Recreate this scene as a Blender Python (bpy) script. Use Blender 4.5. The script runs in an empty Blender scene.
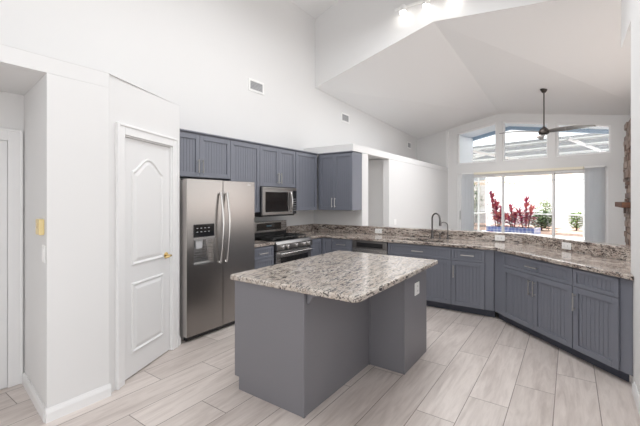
import bpy, bmesh, math, random
from mathutils import Vector, Matrix
R = math.radians
random.seed(7)
S = bpy.context.scene
COL = S.collection

# ---------------------------------------------------------------- camera
cam_data = bpy.data.cameras.new('camera')
cam_data.sensor_width = 36.0
cam_data.lens = 357.0 / 640.0 * 36.0
cam_data.shift_y = -14.0 / 640.0
cam_data.clip_start = 0.02
cam = bpy.data.objects.new('camera', cam_data)
cam.location = (0, 0, 1.52)
cam.rotation_euler = (R(90), 0, R(35))
COL.objects.link(cam)
S.camera = cam

# ---------------------------------------------------------------- world, lights, exposure
W = bpy.data.worlds.new('sky')
S.world = W
W.use_nodes = True
bg = W.node_tree.nodes['Background']
bg.inputs['Color'].default_value = (0.965, 0.98, 1.0, 1)
bg.inputs['Strength'].default_value = 1.35
S.view_settings.view_transform = 'Standard'
S.view_settings.look = 'None'
S.view_settings.gamma = 1.0
S.view_settings.use_curve_mapping = False
S.view_settings.exposure = 0.48
S.cycles.max_bounces = 14
S.cycles.diffuse_bounces = 8
S.cycles.glossy_bounces = 6
S.cycles.transparent_max_bounces = 16
S.cycles.caustics_reflective = False
S.cycles.caustics_refractive = False


sun_d = bpy.data.lights.new('sun', 'SUN')
sun_d.energy, sun_d.angle, sun_d.color = 8.5, R(1.0), (1, 0.97, 0.93)
sun = bpy.data.objects.new('sun', sun_d)
sun.rotation_euler = Vector((0.25, 0.35, -0.90)).to_track_quat('-Z', 'Y').to_euler()
COL.objects.link(sun)


def area(name, loc, rot, sx, sy, power, col=(1, 1, 1)):
    d = bpy.data.lights.new(name, 'AREA')
    d.shape = 'RECTANGLE'
    d.size, d.size_y, d.energy, d.color = sx, sy, power, col
    o = bpy.data.objects.new(name, d)
    o.location = loc
    o.rotation_euler = rot
    COL.objects.link(o)
    return o


area('kitchen_fill_light', (-1.6, 3.2, 4.55), (0, 0, 0), 1.8, 3.4, 66, (0.97, 0.985, 1.0))  # added fill below the vault; no fixture hangs here
area('family_fill_light', (-1.5, 7.3, 3.6), (0, 0, 0), 1.8, 2.0, 44, (0.97, 0.985, 1.0))  # added soft fill for the family room, not a real lamp
area('hallway_fill_light', (-3.5, 6.35, 2.38), (0, 0, 0), 0.4, 0.6, 1.3, (1, 0.98, 0.96))  # small fill added to lift the dim hallway opening

# ---------------------------------------------------------------- materials
def sl(r, g, b):
    f = lambda c: (c / 12.92) if c <= 0.04045 else ((c + 0.055) / 1.055) ** 2.4
    return (f(r / 255), f(g / 255), f(b / 255), 1)


def mat(name, col, rough=0.5, metal=0.0, coat=0.0, spec=0.5):
    m = bpy.data.materials.new(name)
    m.use_nodes = True
    p = m.node_tree.nodes['Principled BSDF']
    p.inputs['Base Color'].default_value = col
    p.inputs['Roughness'].default_value = rough
    p.inputs['Metallic'].default_value = metal
    p.inputs['Coat Weight'].default_value = coat
    p.inputs['Specular IOR Level'].default_value = spec
    return m


class NT:
    def __init__(s, m):
        s.m, s.t = m, m.node_tree
        s.p = s.t.nodes['Principled BSDF']

    def n(s, kind, **kw):
        o = s.t.nodes.new(kind)
        for k, v in kw.items():
            if k in o.inputs.keys():
                o.inputs[k].default_value = v
            else:
                setattr(o, k, v)
        return o

    def l(s, a, b):
        s.t.links.new(a, b)

    def math(s, op, a, b=None):
        o = s.n('ShaderNodeMath', operation=op)
        for i, v in enumerate((a, b)):
            if v is None:
                continue
            if isinstance(v, (int, float)):
                o.inputs[i].default_value = v
            else:
                s.l(v, o.inputs[i])
        return o.outputs[0]

    def ramp(s, fac, stops):
        o = s.n('ShaderNodeValToRGB')
        cr = o.color_ramp
        while len(cr.elements) < len(stops):
            cr.elements.new(0.5)
        for e, (p, c) in zip(cr.elements, stops):
            e.position, e.color = p, c
        s.l(fac, o.inputs[0])
        return o.outputs[0]

    def mix(s, fac, a, b, mode='MIX'):
        o = s.n('ShaderNodeMix', data_type='RGBA', blend_type=mode)
        for sock, v in ((o.inputs[0], fac), (o.inputs[6], a), (o.inputs[7], b)):
            if isinstance(v, (int, float, tuple)):
                sock.default_value = v
            else:
                s.l(v, sock)
        return o.outputs[2]

    def coords(s, scale=(1, 1, 1), rot=(0, 0, 0), space='Object'):
        tc = s.n('ShaderNodeTexCoord')
        mp = s.n('ShaderNodeMapping')
        mp.inputs['Scale'].default_value = scale
        mp.inputs['Rotation'].default_value = rot
        s.l(tc.outputs[space], mp.inputs['Vector'])
        return mp.outputs[0]

    def noise(s, vec, scale, detail=4, rough=0.55, dist=0.0):
        o = s.n('ShaderNodeTexNoise', Scale=scale, Detail=detail, Roughness=rough, Distortion=dist)
        s.l(vec, o.inputs['Vector'])
        return o.outputs[0]

    def bump(s, h, strength, dist):
        b = s.n('ShaderNodeBump', Strength=strength, Distance=dist)
        s.l(h, b.inputs['Height'])
        s.l(b.outputs[0], s.p.inputs['Normal'])


def wall_paint(name, col):
    m = mat(name, col, 0.75, spec=0.25)
    n = NT(m)
    v = n.coords()
    n.bump(n.noise(v, 160, 2), 0.06, 0.002)
    return m


def granite(name, pale, mid, warm, dark, rot, stretch, dens):
    m = mat(name, pale, 0.14, coat=0.25)
    n = NT(m)
    v = n.coords((1, 1, 1), rot)
    st = n.n('ShaderNodeMapping')
    st.inputs['Scale'].default_value = stretch
    n.l(v, st.inputs['Vector'])
    sv = st.outputs[0]
    big = n.noise(sv, 5.0, 5, 0.6, 1.0)
    fine = n.noise(v, 34, 4, 0.65, 0.6)
    med = n.noise(sv, 15, 5, 0.66, 0.8)
    c = n.ramp(med, [(0.34, mid), (0.47, pale), (0.56, pale), (0.68, mid)])
    w = n.ramp(big, [(0.42, (0, 0, 0, 1)), (0.60, (1, 1, 1, 1))])
    wf = n.math('MULTIPLY', w, n.math('MULTIPLY', fine, 1.1))
    c = n.mix(wf, c, warm)
    sp = n.noise(sv, 30, 5, 0.7, 0.5)
    comb = n.math('ADD', n.math('MULTIPLY', sp, 0.62), n.math('MULTIPLY', n.noise(sv, 8.0, 6, 0.65, 1.0), 0.38))
    dk = n.ramp(comb, [(dens, (0, 0, 0, 1)), (dens + 0.045, (1, 1, 1, 1))])
    c = n.mix(dk, c, dark)
    n.l(c, n.p.inputs['Base Color'])
    return m


def steel(name, col, rough, axis):
    m = mat(name, col, rough, 1.0)
    n = NT(m)
    sc = [3, 3, 3]
    for i in range(3):
        sc[i] = 1.2 if i == axis else 140
    v = n.coords(tuple(sc))
    h = n.noise(v, 3.0, 3)
    rr = n.ramp(h, [(0.3, (rough * 0.8,) * 3 + (1,)), (0.7, (rough * 1.25,) * 3 + (1,))])
    n.l(rr, n.p.inputs['Roughness'])
    n.bump(h, 0.012, 0.0005)
    return m


def floor_mat():
    m = mat('wood_look_tile', (0.6, 0.55, 0.52, 1), 0.33)
    n = NT(m)
    tc = n.n('ShaderNodeTexCoord')
    xyz = n.n('ShaderNodeSeparateXYZ')
    n.l(tc.outputs['Object'], xyz.inputs[0])
    PW, PL = 0.272, 1.22
    xs = n.math('DIVIDE', n.math('ADD', xyz.outputs[0], 0.095 + 40 * PW), PW)
    row = n.math('FLOOR', xs)
    fx = n.math('SUBTRACT', xs, row)
    third = n.math('MULTIPLY', n.math('MODULO', n.math('MULTIPLY', row, 2.0), 3.0), 0.3333)
    ys = n.math('ADD', n.math('DIVIDE', n.math('ADD', xyz.outputs[1], 20 * PL + 0.34), PL), third)
    cell = n.math('FLOOR', ys)
    fy = n.math('SUBTRACT', ys, cell)
    ex = n.math('MULTIPLY', n.math('MINIMUM', fx, n.math('SUBTRACT', 1.0, fx)), PW)
    ey = n.math('MULTIPLY', n.math('MINIMUM', fy, n.math('SUBTRACT', 1.0, fy)), PL)
    edge = n.math('MINIMUM', ex, ey)
    grout = n.math('LESS_THAN', edge, 0.0028)
    idv = n.n('ShaderNodeCombineXYZ')
    n.l(row, idv.inputs[0])
    n.l(cell, idv.inputs[1])
    wn = n.n('ShaderNodeTexWhiteNoise', noise_dimensions='3D')
    n.l(idv.outputs[0], wn.inputs['Vector'])
    # grain: stretched along the plank, shifted for every plank
    gv = n.n('ShaderNodeCombineXYZ')
    n.l(n.math('ADD', n.math('MULTIPLY', xyz.outputs[0], 7.0), n.math('MULTIPLY', wn.outputs['Value'], 37.0)), gv.inputs[0])
    n.l(n.math('ADD', n.math('MULTIPLY', xyz.outputs[1], 0.75), n.math('MULTIPLY', wn.outputs['Value'], 91.0)), gv.inputs[1])
    g1 = n.noise(gv.outputs[0], 1.5, 6, 0.6, 1.0)
    g2 = n.noise(gv.outputs[0], 5.5, 4, 0.6, 0.6)
    g = n.math('ADD', n.math('MULTIPLY', g1, 0.68), n.math('MULTIPLY', g2, 0.32))
    c = n.ramp(g, [(0.28, sl(180, 168, 162)), (0.45, sl(204, 194, 188)), (0.58, sl(219, 210, 204)), (0.76, sl(190, 178, 172))])
    tint = n.ramp(wn.outputs['Value'], [(0.0, (0.86, 0.85, 0.845, 1)), (1.0, (1.0, 1.0, 1.0, 1))])
    c = n.mix(1.0, c, tint, 'MULTIPLY')
    c = n.mix(grout, c, sl(128, 117, 110))
    n.l(c, n.p.inputs['Base Color'])
    n.bump(n.math('SUBTRACT', 1.0, grout), 0.25, 0.002)
    return m


def glass_mat():
    m = bpy.data.materials.new('window_glass')
    m.use_nodes = True
    t = m.node_tree
    t.nodes.clear()
    out = t.nodes.new('ShaderNodeOutputMaterial')
    mx = t.nodes.new('ShaderNodeMixShader')
    tr = t.nodes.new('ShaderNodeBsdfTransparent')
    tr.inputs[0].default_value = (0.96, 0.98, 0.98, 1)
    gl = t.nodes.new('ShaderNodeBsdfGlossy')
    gl.inputs['Roughness'].default_value = 0.0
    fr = t.nodes.new('ShaderNodeFresnel')
    fr.inputs['IOR'].default_value = 1.25
    t.links.new(fr.outputs[0], mx.inputs[0])
    t.links.new(tr.outputs[0], mx.inputs[1])
    t.links.new(gl.outputs[0], mx.inputs[2])
    t.links.new(mx.outputs[0], out.inputs[0])
    return m


def emit(name, col, strength):
    m = bpy.data.materials.new(name)
    m.use_nodes = True
    p = m.node_tree.nodes['Principled BSDF']
    p.inputs['Base Color'].default_value = col
    p.inputs['Emission Color'].default_value = col
    p.inputs['Emission Strength'].default_value = strength
    return m


def mottled(name, a, b, scale, rough=0.8, detail=5):
    m = mat(name, a, rough, spec=0.3)
    n = NT(m)
    c = n.ramp(n.noise(n.coords(), scale, detail, 0.65), [(0.35, a), (0.65, b)])
    n.l(c, n.p.inputs['Base Color'])
    return m


M = {}
M['wall'] = wall_paint('warm_white_wall_paint', (0.74, 0.738, 0.735, 1))
M['ceil'] = wall_paint('white_ceiling_paint', (0.79, 0.79, 0.79, 1))
M['trim'] = mat('white_gloss_trim', (0.80, 0.80, 0.80, 1), 0.35)
M['door'] = mat('white_door_paint', (0.77, 0.77, 0.77, 1), 0.38)
M['cab'] = mat('slate_blue_cabinet_paint', sl(118, 121, 131), 0.42)
M['isl'] = mat('slate_grey_island_paint', sl(122, 121, 126), 0.45)
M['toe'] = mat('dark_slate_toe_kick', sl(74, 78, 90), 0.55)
M['nickel'] = mat('brushed_nickel', (0.62, 0.60, 0.57, 1), 0.28, 1.0)
M['darkmetal'] = mat('dark_brushed_steel', (0.15, 0.14, 0.135, 1), 0.28, 1.0)
M['brass'] = mat('polished_brass', (0.83, 0.62, 0.28, 1), 0.22, 1.0)
M['steelV'] = steel('brushed_stainless', (0.37, 0.35, 0.335, 1), 0.27, 1)
M['steelH'] = steel('brushed_stainless_across', (0.44, 0.43, 0.42, 1), 0.27, 0)
M['steelM'] = mat('microwave_stainless', (0.36, 0.35, 0.34, 1), 0.3, 1.0)
M['steeldark'] = mat('dark_stainless', (0.26, 0.25, 0.245, 1), 0.3, 1.0)
M['steelhandle'] = mat('satin_steel_handle', (0.70, 0.68, 0.66, 1), 0.24, 1.0)
M['black'] = mat('black_plastic', (0.015, 0.015, 0.016, 1), 0.4)
M['blackglass'] = mat('black_glass', (0.012, 0.012, 0.013, 1), 0.08, coat=0.4)
M['castiron'] = mat('cast_iron', (0.03, 0.03, 0.03, 1), 0.6)
M['fridgeside'] = mat('fridge_side_grey', (0.45, 0.43, 0.42, 1), 0.4)
M['plastic'] = mat('white_plastic', (0.86, 0.86, 0.85, 1), 0.35)
M['slot'] = mat('socket_slot', (0.25, 0.25, 0.25, 1), 0.6)
M['cream'] = mat('cream_plastic', sl(226, 205, 150), 0.4)
M['grey'] = mat('grey_louvre', (0.50, 0.50, 0.51, 1), 0.5)
M['bronze'] = mat('oil_rubbed_bronze', (0.055, 0.045, 0.04, 1), 0.4, 0.6)
M['blade'] = mat('dark_blade_lacquer', (0.10, 0.085, 0.075, 1), 0.18, coat=0.6)
M['glass'] = glass_mat()
M['frame'] = mat('white_window_frame', (0.86, 0.86, 0.86, 1), 0.4)
M['blind'] = mat('white_blind_vinyl', (0.80, 0.82, 0.84, 1), 0.5)
M['bulb'] = emit('lamp_face', (1.0, 0.96, 0.90, 1), 13.0)
M['floor'] = floor_mat()
M['granI'] = granite('island_granite', sl(206, 198, 188), sl(148, 141, 136), sl(176, 160, 146), sl(72, 67, 68), (0, 0, R(-4)), (3.8, 0.95, 2.6), 0.512)
M['granP'] = granite('perimeter_granite', sl(206, 196, 186), sl(124, 112, 106), sl(128, 106, 96), sl(58, 50, 48), (0, 0, R(6)), (0.7, 2.2, 3.0), 0.505)
M['deck'] = mottled('pale_pool_deck', sl(226, 222, 216), sl(238, 235, 230), 3)
M['mulch'] = mottled('red_brown_mulch', sl(150, 112, 98), sl(208, 182, 168), 9)
M['fencew'] = mottled('white_stucco', sl(236, 236, 236), sl(244, 244, 244), 1)
M['fenceg'] = mottled('grey_block', sl(176, 178, 184), sl(196, 198, 202), 1.5)
M['leafg'] = mottled('green_leaf', sl(70, 96, 52), sl(140, 160, 96), 6)
M['leafd'] = mottled('dark_green_leaf', sl(46, 66, 46), sl(90, 110, 76), 6)
M['leafr'] = mat('crimson_leaf', sl(170, 50, 90), 0.4)
_n = NT(M['leafr'])
_g = _n.n('ShaderNodeNewGeometry')
_n.l(_n.ramp(_g.outputs['Random Per Island'], [(0.0, sl(130, 50, 100)), (0.35, sl(200, 72, 128)), (0.65, sl(228, 110, 132)), (1.0, sl(240, 160, 140))]), _n.p.inputs['Base Color'])
M['stem'] = mat('brown_stem', sl(96, 78, 66), 0.8)
M['rooft'] = mottled('tan_roof_tile', sl(186, 160, 138), sl(214, 196, 178), 4)
M['valance'] = mat('off_white_valance', sl(236, 230, 212), 0.5)


def translucent(name, col, t):
    m = bpy.data.materials.new(name)
    m.use_nodes = True
    nt = m.node_tree
    p = nt.nodes['Principled BSDF']
    p.inputs['Base Color'].default_value = col
    p.inputs['Roughness'].default_value = 0.6
    tl = nt.nodes.new('ShaderNodeBsdfTranslucent')
    tl.inputs[0].default_value = col
    mx = nt.nodes.new('ShaderNodeMixShader')
    mx.inputs[0].default_value = t
    nt.links.new(p.outputs[0], mx.inputs[1])
    nt.links.new(tl.outputs[0], mx.inputs[2])
    nt.links.new(mx.outputs[0], nt.nodes['Material Output'].inputs[0])
    return m


def screen(name, t):
    m = bpy.data.materials.new(name)
    m.use_nodes = True
    nt = m.node_tree
    p = nt.nodes['Principled BSDF']
    p.inputs['Base Color'].default_value = (0.12, 0.12, 0.13, 1)
    p.inputs['Roughness'].default_value = 0.9
    tr = nt.nodes.new('ShaderNodeBsdfTransparent')
    mx = nt.nodes.new('ShaderNodeMixShader')
    mx.inputs[0].default_value = t
    nt.links.new(p.outputs[0], mx.inputs[1])
    nt.links.new(tr.outputs[0], mx.inputs[2])
    nt.links.new(mx.outputs[0], nt.nodes['Material Output'].inputs[0])
    return m


M['blind'] = translucent('white_blind_vinyl', (0.92, 0.93, 0.94, 1), 0.8)
M['screen'] = screen('insect_screen_mesh', 0.45)
M['screen_side'] = screen('side_screen_mesh', 0.55)
M['soffit'] = mat('soffit_blue_cast', sl(236, 240, 244), 0.6)  # blue cast of the outdoor light put into the base colour
M['fascia'] = mat('slate_blue_fascia', sl(160, 180, 202), 0.5)
M['water'] = mat('pool_water', sl(70, 120, 190), 0.05)
M['wood'] = mottled('dark_mantel_wood', sl(84, 56, 42), sl(110, 76, 58), 14, 0.6)


def tile_mat():
    m = mat('blue_mosaic_tile', sl(70, 84, 160), 0.2)
    n = NT(m)
    v = n.n('ShaderNodeTexVoronoi', Scale=9.0, Randomness=0.25)
    n.l(n.coords(), v.inputs['Vector'])
    c = n.ramp(v.outputs['Distance'], [(0.0, sl(96, 108, 186)), (0.45, sl(150, 162, 214)), (0.7, sl(216, 222, 238))])
    n.l(c, n.p.inputs['Base Color'])
    return m


def stone_mat():
    m = mat('stacked_stone', sl(150, 130, 118), 0.8)
    n = NT(m)
    oi = n.n('ShaderNodeNewGeometry')
    c1 = n.ramp(oi.outputs['Random Per Island'], [(0.0, sl(112, 88, 78)), (0.3, sl(150, 128, 116)), (0.6, sl(176, 160, 150)), (1.0, sl(126, 112, 108))])
    nz = n.noise(n.coords(), 22, 5)
    c = n.mix(n.math('MULTIPLY', nz, 0.5), c1, sl(90, 74, 66))
    n.l(c, n.p.inputs['Base Color'])
    n.bump(nz, 0.6, 0.01)
    return m


M['tile'] = tile_mat()
M['stone'] = stone_mat()


# ---------------------------------------------------------------- mesh builder
class MB:
    def __init__(s):
        s.bm = bmesh.new()

    def poly(s, pts, faces):
        vs = [s.bm.verts.new(p) for p in pts]
        for f in faces:
            try:
                s.bm.faces.new([vs[i] for i in f])
            except ValueError:
                pass
        return s

    def box(s, x0, x1, y0, y1, z0, z1):
        p = [(x, y, z) for z in (z0, z1) for y in (y0, y1) for x in (x0, x1)]
        return s.poly(p, [(0, 2, 3, 1), (4, 5, 7, 6), (0, 1, 5, 4), (2, 6, 7, 3), (0, 4, 6, 2), (1, 3, 7, 5)])

    def prism(s, pts, z0, z1):
        n = len(pts)
        p = [(x, y, z0) for x, y in pts] + [(x, y, z1) for x, y in pts]
        f = [tuple(range(n)), tuple(range(n, 2 * n))]
        f += [(i, (i + 1) % n, n + (i + 1) % n, n + i) for i in range(n)]
        return s.poly(p, f)

    def prism_y(s, pts, y0, y1):  # outline in x,z
        n = len(pts)
        p = [(x, y0, z) for x, z in pts] + [(x, y1, z) for x, z in pts]
        f = [tuple(range(n)), tuple(range(n, 2 * n))]
        f += [(i, (i + 1) % n, n + (i + 1) % n, n + i) for i in range(n)]
        return s.poly(p, f)

    def prism_x(s, pts, x0, x1):  # outline in y,z
        n = len(pts)
        p = [(x0, y, z) for y, z in pts] + [(x1, y, z) for y, z in pts]
        f = [tuple(range(n)), tuple(range(n, 2 * n))]
        f += [(i, (i + 1) % n, n + (i + 1) % n, n + i) for i in range(n)]
        return s.poly(p, f)

    def tube(s, path, r, n=10, caps=True):
        path = [Vector(p) for p in path]
        rs = r if isinstance(r, (list, tuple)) else [r] * len(path)
        rings = []
        prev = None
        for i, p in enumerate(path):
            a = path[max(i - 1, 0)]
            b = path[min(i + 1, len(path) - 1)]
            d = (b - a).normalized()
            if prev is None:
                ref = Vector((0, 0, 1)) if abs(d.z) < 0.9 else Vector((1, 0, 0))
            else:
                ref = prev
            u = (ref - d * ref.dot(d)).normalized()
            prev = u
            w = d.cross(u)
            rings.append([s.bm.verts.new(p + (u * math.cos(2 * math.pi * k / n) + w * math.sin(2 * math.pi * k / n)) * rs[i]) for k in range(n)])
        for a, b in zip(rings, rings[1:]):
            for k in range(n):
                s.bm.faces.new((a[k], a[(k + 1) % n], b[(k + 1) % n], b[k]))
        if caps:
            s.bm.faces.new(rings[0][::-1])
            s.bm.faces.new(rings[-1])
        return s

    def lathe(s, prof, c=(0, 0, 0), axis='z', n=20):  # prof: (radius, height)
        rings = []
        for r, h in prof:
            ring = []
            for k in range(n):
                a = 2 * math.pi * k / n
                x, y = r * math.cos(a), r * math.sin(a)
                v = {'z': (x, y, h), 'y': (x, h, y), 'x': (h, x, y)}[axis]
                ring.append(s.bm.verts.new((v[0] + c[0], v[1] + c[1], v[2] + c[2])))
            rings.append(ring)
        for a, b in zip(rings, rings[1:]):
            for k in range(n):
                s.bm.faces.new((a[k], a[(k + 1) % n], b[(k + 1) % n], b[k]))
        s.bm.faces.new(rings[0])
        s.bm.faces.new(rings[-1])
        return s

    def build(s, name, m, parent=None, bevel=0.0, smooth=False, seg=2):
        bmesh.ops.recalc_face_normals(s.bm, faces=s.bm.faces)
        me = bpy.data.meshes.new(name)
        s.bm.to_mesh(me)
        s.bm.free()
        me.materials.append(m)
        if smooth:
            for p in me.polygons:
                p.use_smooth = True
        o = bpy.data.objects.new(name, me)
        COL.objects.link(o)
        if parent:
            o.parent = parent
        if bevel:
            b = o.modifiers.new('bevel', 'BEVEL')
            b.width, b.segments, b.limit_method, b.angle_limit = bevel, seg, 'ANGLE', R(40)
            b.harden_normals = False
        if smooth:
            try:
                me.set_sharp_from_angle(angle=R(40))
            except Exception:
                pass
        return o


def tag(o, label, cat, group=None, kind=None):
    o['label'] = label
    o['category'] = cat
    if group:
        o['group'] = group
    if kind:
        o['kind'] = kind
    return o


def thing(name, label, cat, loc=(0, 0, 0), rot=0.0, group=None):
    o = bpy.data.objects.new(name, None)
    o.empty_display_size = 0.1
    COL.objects.link(o)
    o.location = loc
    o.rotation_euler = (0, 0, rot)
    return tag(o, label, cat, group)


def struct(o, label=None, cat=None):
    o['kind'] = 'structure'
    if label:
        o['label'] = label
        o['category'] = cat
    return o


def sthing(name, label, cat, loc, rot=0.0):
    return struct(thing(name, label, cat, loc, rot))


# ================================================================= SETTING
LX = -4.05      # high left wall
HY = 5.65       # header between kitchen vault and family room
BY = 5.58       # kitchen back wall
CX = -3.0       # side wall of the hallway block
RX = 0.415       # right kitchen wall
o = MB().box(-6.5, 5.0, -3.6, 11.2, -0.12, 0.0).build('floor', M['floor'])
struct(o, 'pale wood-look plank tile floor of kitchen and family room', 'floor')

o = MB().box(LX - 0.12, LX, -3.6, 11.5, 0, 5.3).build('wall_left', M['wall'])
struct(o, 'tall white left wall rising to the kitchen vault', 'wall')

# family room ceiling (gable) and kitchen vault
UX = Vector((0.97152, -0.236956, 0))
NX = Vector((0.236956, 0.97152, 0))
WA = Vector((-3.0, 11.0, 0))
WROT = math.atan2(UX.y, UX.x)


def wpt(u, v, z):
    p = WA + UX * u + NX * v
    return (p.x, p.y, z)


mb = MB()
fr = [(LX, HY, 3.68), (-1.76, HY, 4.315), (1.6, HY, 3.945)]
bk = [wpt(-1.09, 0.06, 3.46), wpt(1.47, 0.06, 3.822), wpt(4.75, 0.06, 3.18)]
pts = fr + bk + [(x, y, z + 0.12) for x, y, z in fr + bk]
mb.poly(pts, [(0, 1, 4, 3), (1, 2, 5, 4), (6, 9, 10, 7), (7, 10, 11, 8), (0, 3, 9, 6), (2, 8, 11, 5), (3, 4, 10, 9), (4, 5, 11, 10), (0, 6, 7, 1), (1, 7, 8, 2)])
struct(mb.build('ceiling', M['ceil']), 'sloping white gable ceiling over the family room', 'ceiling')
mb = MB()
fr = [(LX, -3.6, 5.02), (-1.76, -3.6, 5.85), (RX + 0.2, -3.6, 5.05)]
bk = [(x, HY + 0.02, z) for x, y, z in fr]
pts = fr + bk + [(x, y, z + 0.12) for x, y, z in fr + bk]
mb.poly(pts, [(0, 1, 4, 3), (1, 2, 5, 4), (6, 9, 10, 7), (7, 10, 11, 8), (0, 3, 9, 6), (2, 8, 11, 5), (3, 4, 10, 9), (4, 5, 11, 10), (0, 6, 7, 1), (1, 7, 8, 2)])
struct(mb.build('ceiling', M['ceil']), 'high white vaulted ceiling over the kitchen', 'ceiling')

mb = MB().prism_y([(LX, 3.68), (-1.76, 4.315), (0.6, 4.056), (0.6, 5.05), (-1.76, 5.85), (LX, 5.02)], HY - 0.02, HY + 0.1)
struct(mb.build('wall_header', M['wall']), 'white gable header wall between the two ceilings', 'wall')

# hallway block (half-height, plant shelf on top): kitchen back wall and side wall with opening
o = MB().box(LX, CX, BY, BY + 0.12, 0, 2.33).build('wall_back', M['wall'])
struct(o, 'short white wall behind the corner wall cabinets', 'wall')
mb = MB()
mb.box(CX - 0.13, CX, BY + 0.121, 5.81, 0, 2.33)
mb.box(CX - 0.13, CX, 6.72, 11.0, 0, 2.33)
mb.box(CX - 0.13, CX, 5.25, 11.0, 2.335, 2.455)
mb.box(LX, CX - 0.131, 5.25, 11.0, 2.40, 2.455)
mb.box(LX, CX - 0.131, 5.25, 5.37, 2.335, 2.40)
struct(mb.build('wall_hallway', M['wall']), 'white half-height wall with plant shelf and hallway opening', 'wall')
o = MB().box(LX + 0.01, CX - 0.14, 7.1, 7.2, 0, 2.38).build('wall_passage', M['wall'])
struct(o, 'white wall inside the hallway opening', 'wall')
# pier between the plant shelf recess and the window wall
o = MB().prism([wpt(-1.09, 0.0, 0)[:2], wpt(-0.06, 0.0, 0)[:2], wpt(-0.06, 0.14, 0)[:2], wpt(-1.09, 0.14, 0)[:2]], 2.46, 3.75).build('wall_recess', M['wall'])
struct(o, 'white wall at the end of the plant shelf', 'wall')

# right kitchen wall + upper part over the opening
o = MB().box(RX, RX + 0.12, 1.0, 3.92, 0, 5.1).build('wall_right', M['wall'])
struct(o, 'white wall at the right end of the counter', 'wall')
o = MB().box(RX + 0.09, RX + 0.18, 3.925, HY - 0.03, 3.33, 5.05).build('wall_upper_right', M['wall'])
struct(o, 'white upper wall over the right hand opening', 'wall')
mb = MB().box(1.4, 1.52, 4.5, 5.0, 0, 4.2)
mb.box(1.4, 1.52, 8.1, 10.4, 0, 4.2)
mb.box(1.4, 1.52, 5.0, 8.1, 3.1, 4.2)  # unseen opening below this piece, made to let more daylight in
mb.box(1.4, 1.52, 5.0, 8.1, 0, 0.3)
o = mb.build('wall_family', M['wall'])
struct(o, 'white right wall of the family room', 'wall')
o = MB().box(RX + 0.13, 1.39, 4.38, 4.5, 0, 4.0).build('wall_nook', M['wall'])
struct(o, 'white return wall behind the counter end', 'wall')

# half wall behind the peninsula (raised splash, granite cap made with the worktop)
SQ = math.sqrt(0.5)
K22 = math.tan(R(22.5))


def offs(e):  # bend of the peninsula outline, moved e metres back from the cabinet face
    return (-0.783 + e * K22, 4.97 + e)


def endx(e, X):  # where the angled line moved back by e meets plane X
    bx, by = offs(e)
    return (X, by - (X - bx))


b0, b1 = offs(0.625), offs(0.74)
mb = MB().prism([(CX + 0.005, 4.97 + 0.625), b0, endx(0.625, 0.555), endx(0.74, 0.555), b1, (CX + 0.005, 4.97 + 0.74)], 0, 1.02)
struct(mb.build('wall_peninsula', M['wall']), 'white half wall behind the peninsula counter', 'wall')

# left: pantry block and alcove
PX = -2.92
mb = MB()
mb.prism([(PX, 0.925), (PX, 1.325), (PX - 0.10, 1.345), (PX - 0.10, 1.12), (-3.72, 1.12), (-3.72, 1.02)], 0, 2.38)
mb.box(PX - 0.10, PX, -0.3, 1.325, 2.381, 2.49)
struct(mb.build('wall_pantry', M['wall']), 'white wall corner beside the pantry door', 'wall')
mb = MB().prism([(PX, -0.3), (PX, 1.325), (-3.345, 2.215), (LX, 2.215), (LX, -0.3)], 2.491, 2.497)
struct(mb.build('trim_1', M['wall']), 'white plant shelf on top of the pantry block', 'trim')
o = MB().box(-3.84, -3.721, -0.3, 1.10, 0, 2.38).build('wall_alcove', M['wall'])
struct(o, 'white back wall of the left alcove', 'wall')
o = MB().box(-3.72, PX - 0.101, -0.3, 1.10, 2.381, 2.44).build('trim_2', M['wall'])
struct(o, 'white lowered ceiling of the left alcove', 'trim')
o = MB().box(PX - 0.1, PX, -3.6, -0.31, 0, 2.49).build('wall_near', M['wall'])
struct(o, 'white wall left of the camera', 'wall')

o = MB().box(LX, PX - 0.101, -0.42, -0.301, 0, 2.49).build('wall_alcove_end', M['wall'])
struct(o, 'white end wall of the left alcove', 'wall')

# angled pantry wall with door
AR = math.atan2(0.909, -0.418)
ANG = sthing('wall_angled', 'white angled wall holding the pantry door', 'wall', (-2.96, 1.38, 0), AR)
mb = MB()
mb.box(-0.055, 0.095, 0.0, 0.10, 0, 2.49)
mb.box(0.78, 0.92, 0.0, 0.10, 0, 2.49)
mb.box(0.095, 0.78, 0.0, 0.10, 2.05, 2.49)
mb.build('wall_panel', M['wall'], ANG)
mb = MB()
mb.box(0.012, 0.100, -0.022, 0.0, 0, 2.135)
mb.box(0.772, 0.858, -0.022, 0.0, 0, 2.135)
mb.box(0.100, 0.772, -0.022, 0.0, 2.047, 2.135)
mb.box(0.012, 0.034, -0.030, -0.022, 0, 2.135)
mb.box(0.836, 0.858, -0.030, -0.022, 0, 2.135)
mb.box(0.034, 0.836, -0.030, -0.022, 2.113, 2.135)
mb.box(0.095, 0.106, -0.005, 0.09, 0, 2.047)
mb.box(0.766, 0.779, -0.005, 0.09, 0, 2.047)
mb.box(0.106, 0.766, -0.005, 0.09, 2.036, 2.047)
mb.build('casing', M['trim'], ANG, bevel=0.004)
o = MB().box(LX, -3.47, 2.165, 2.235, 0, 2.49).build('wall_pantry_side', M['wall'])
struct(o, 'white pantry side wall beside the refrigerator', 'wall')

DOOR = sthing('door_1', 'white two panel arched pantry door', 'door', (-2.96, 1.38, 0), AR)
mb = MB().box(0.109, 0.763, 0.012, 0.047, 0.012, 2.033)


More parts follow.
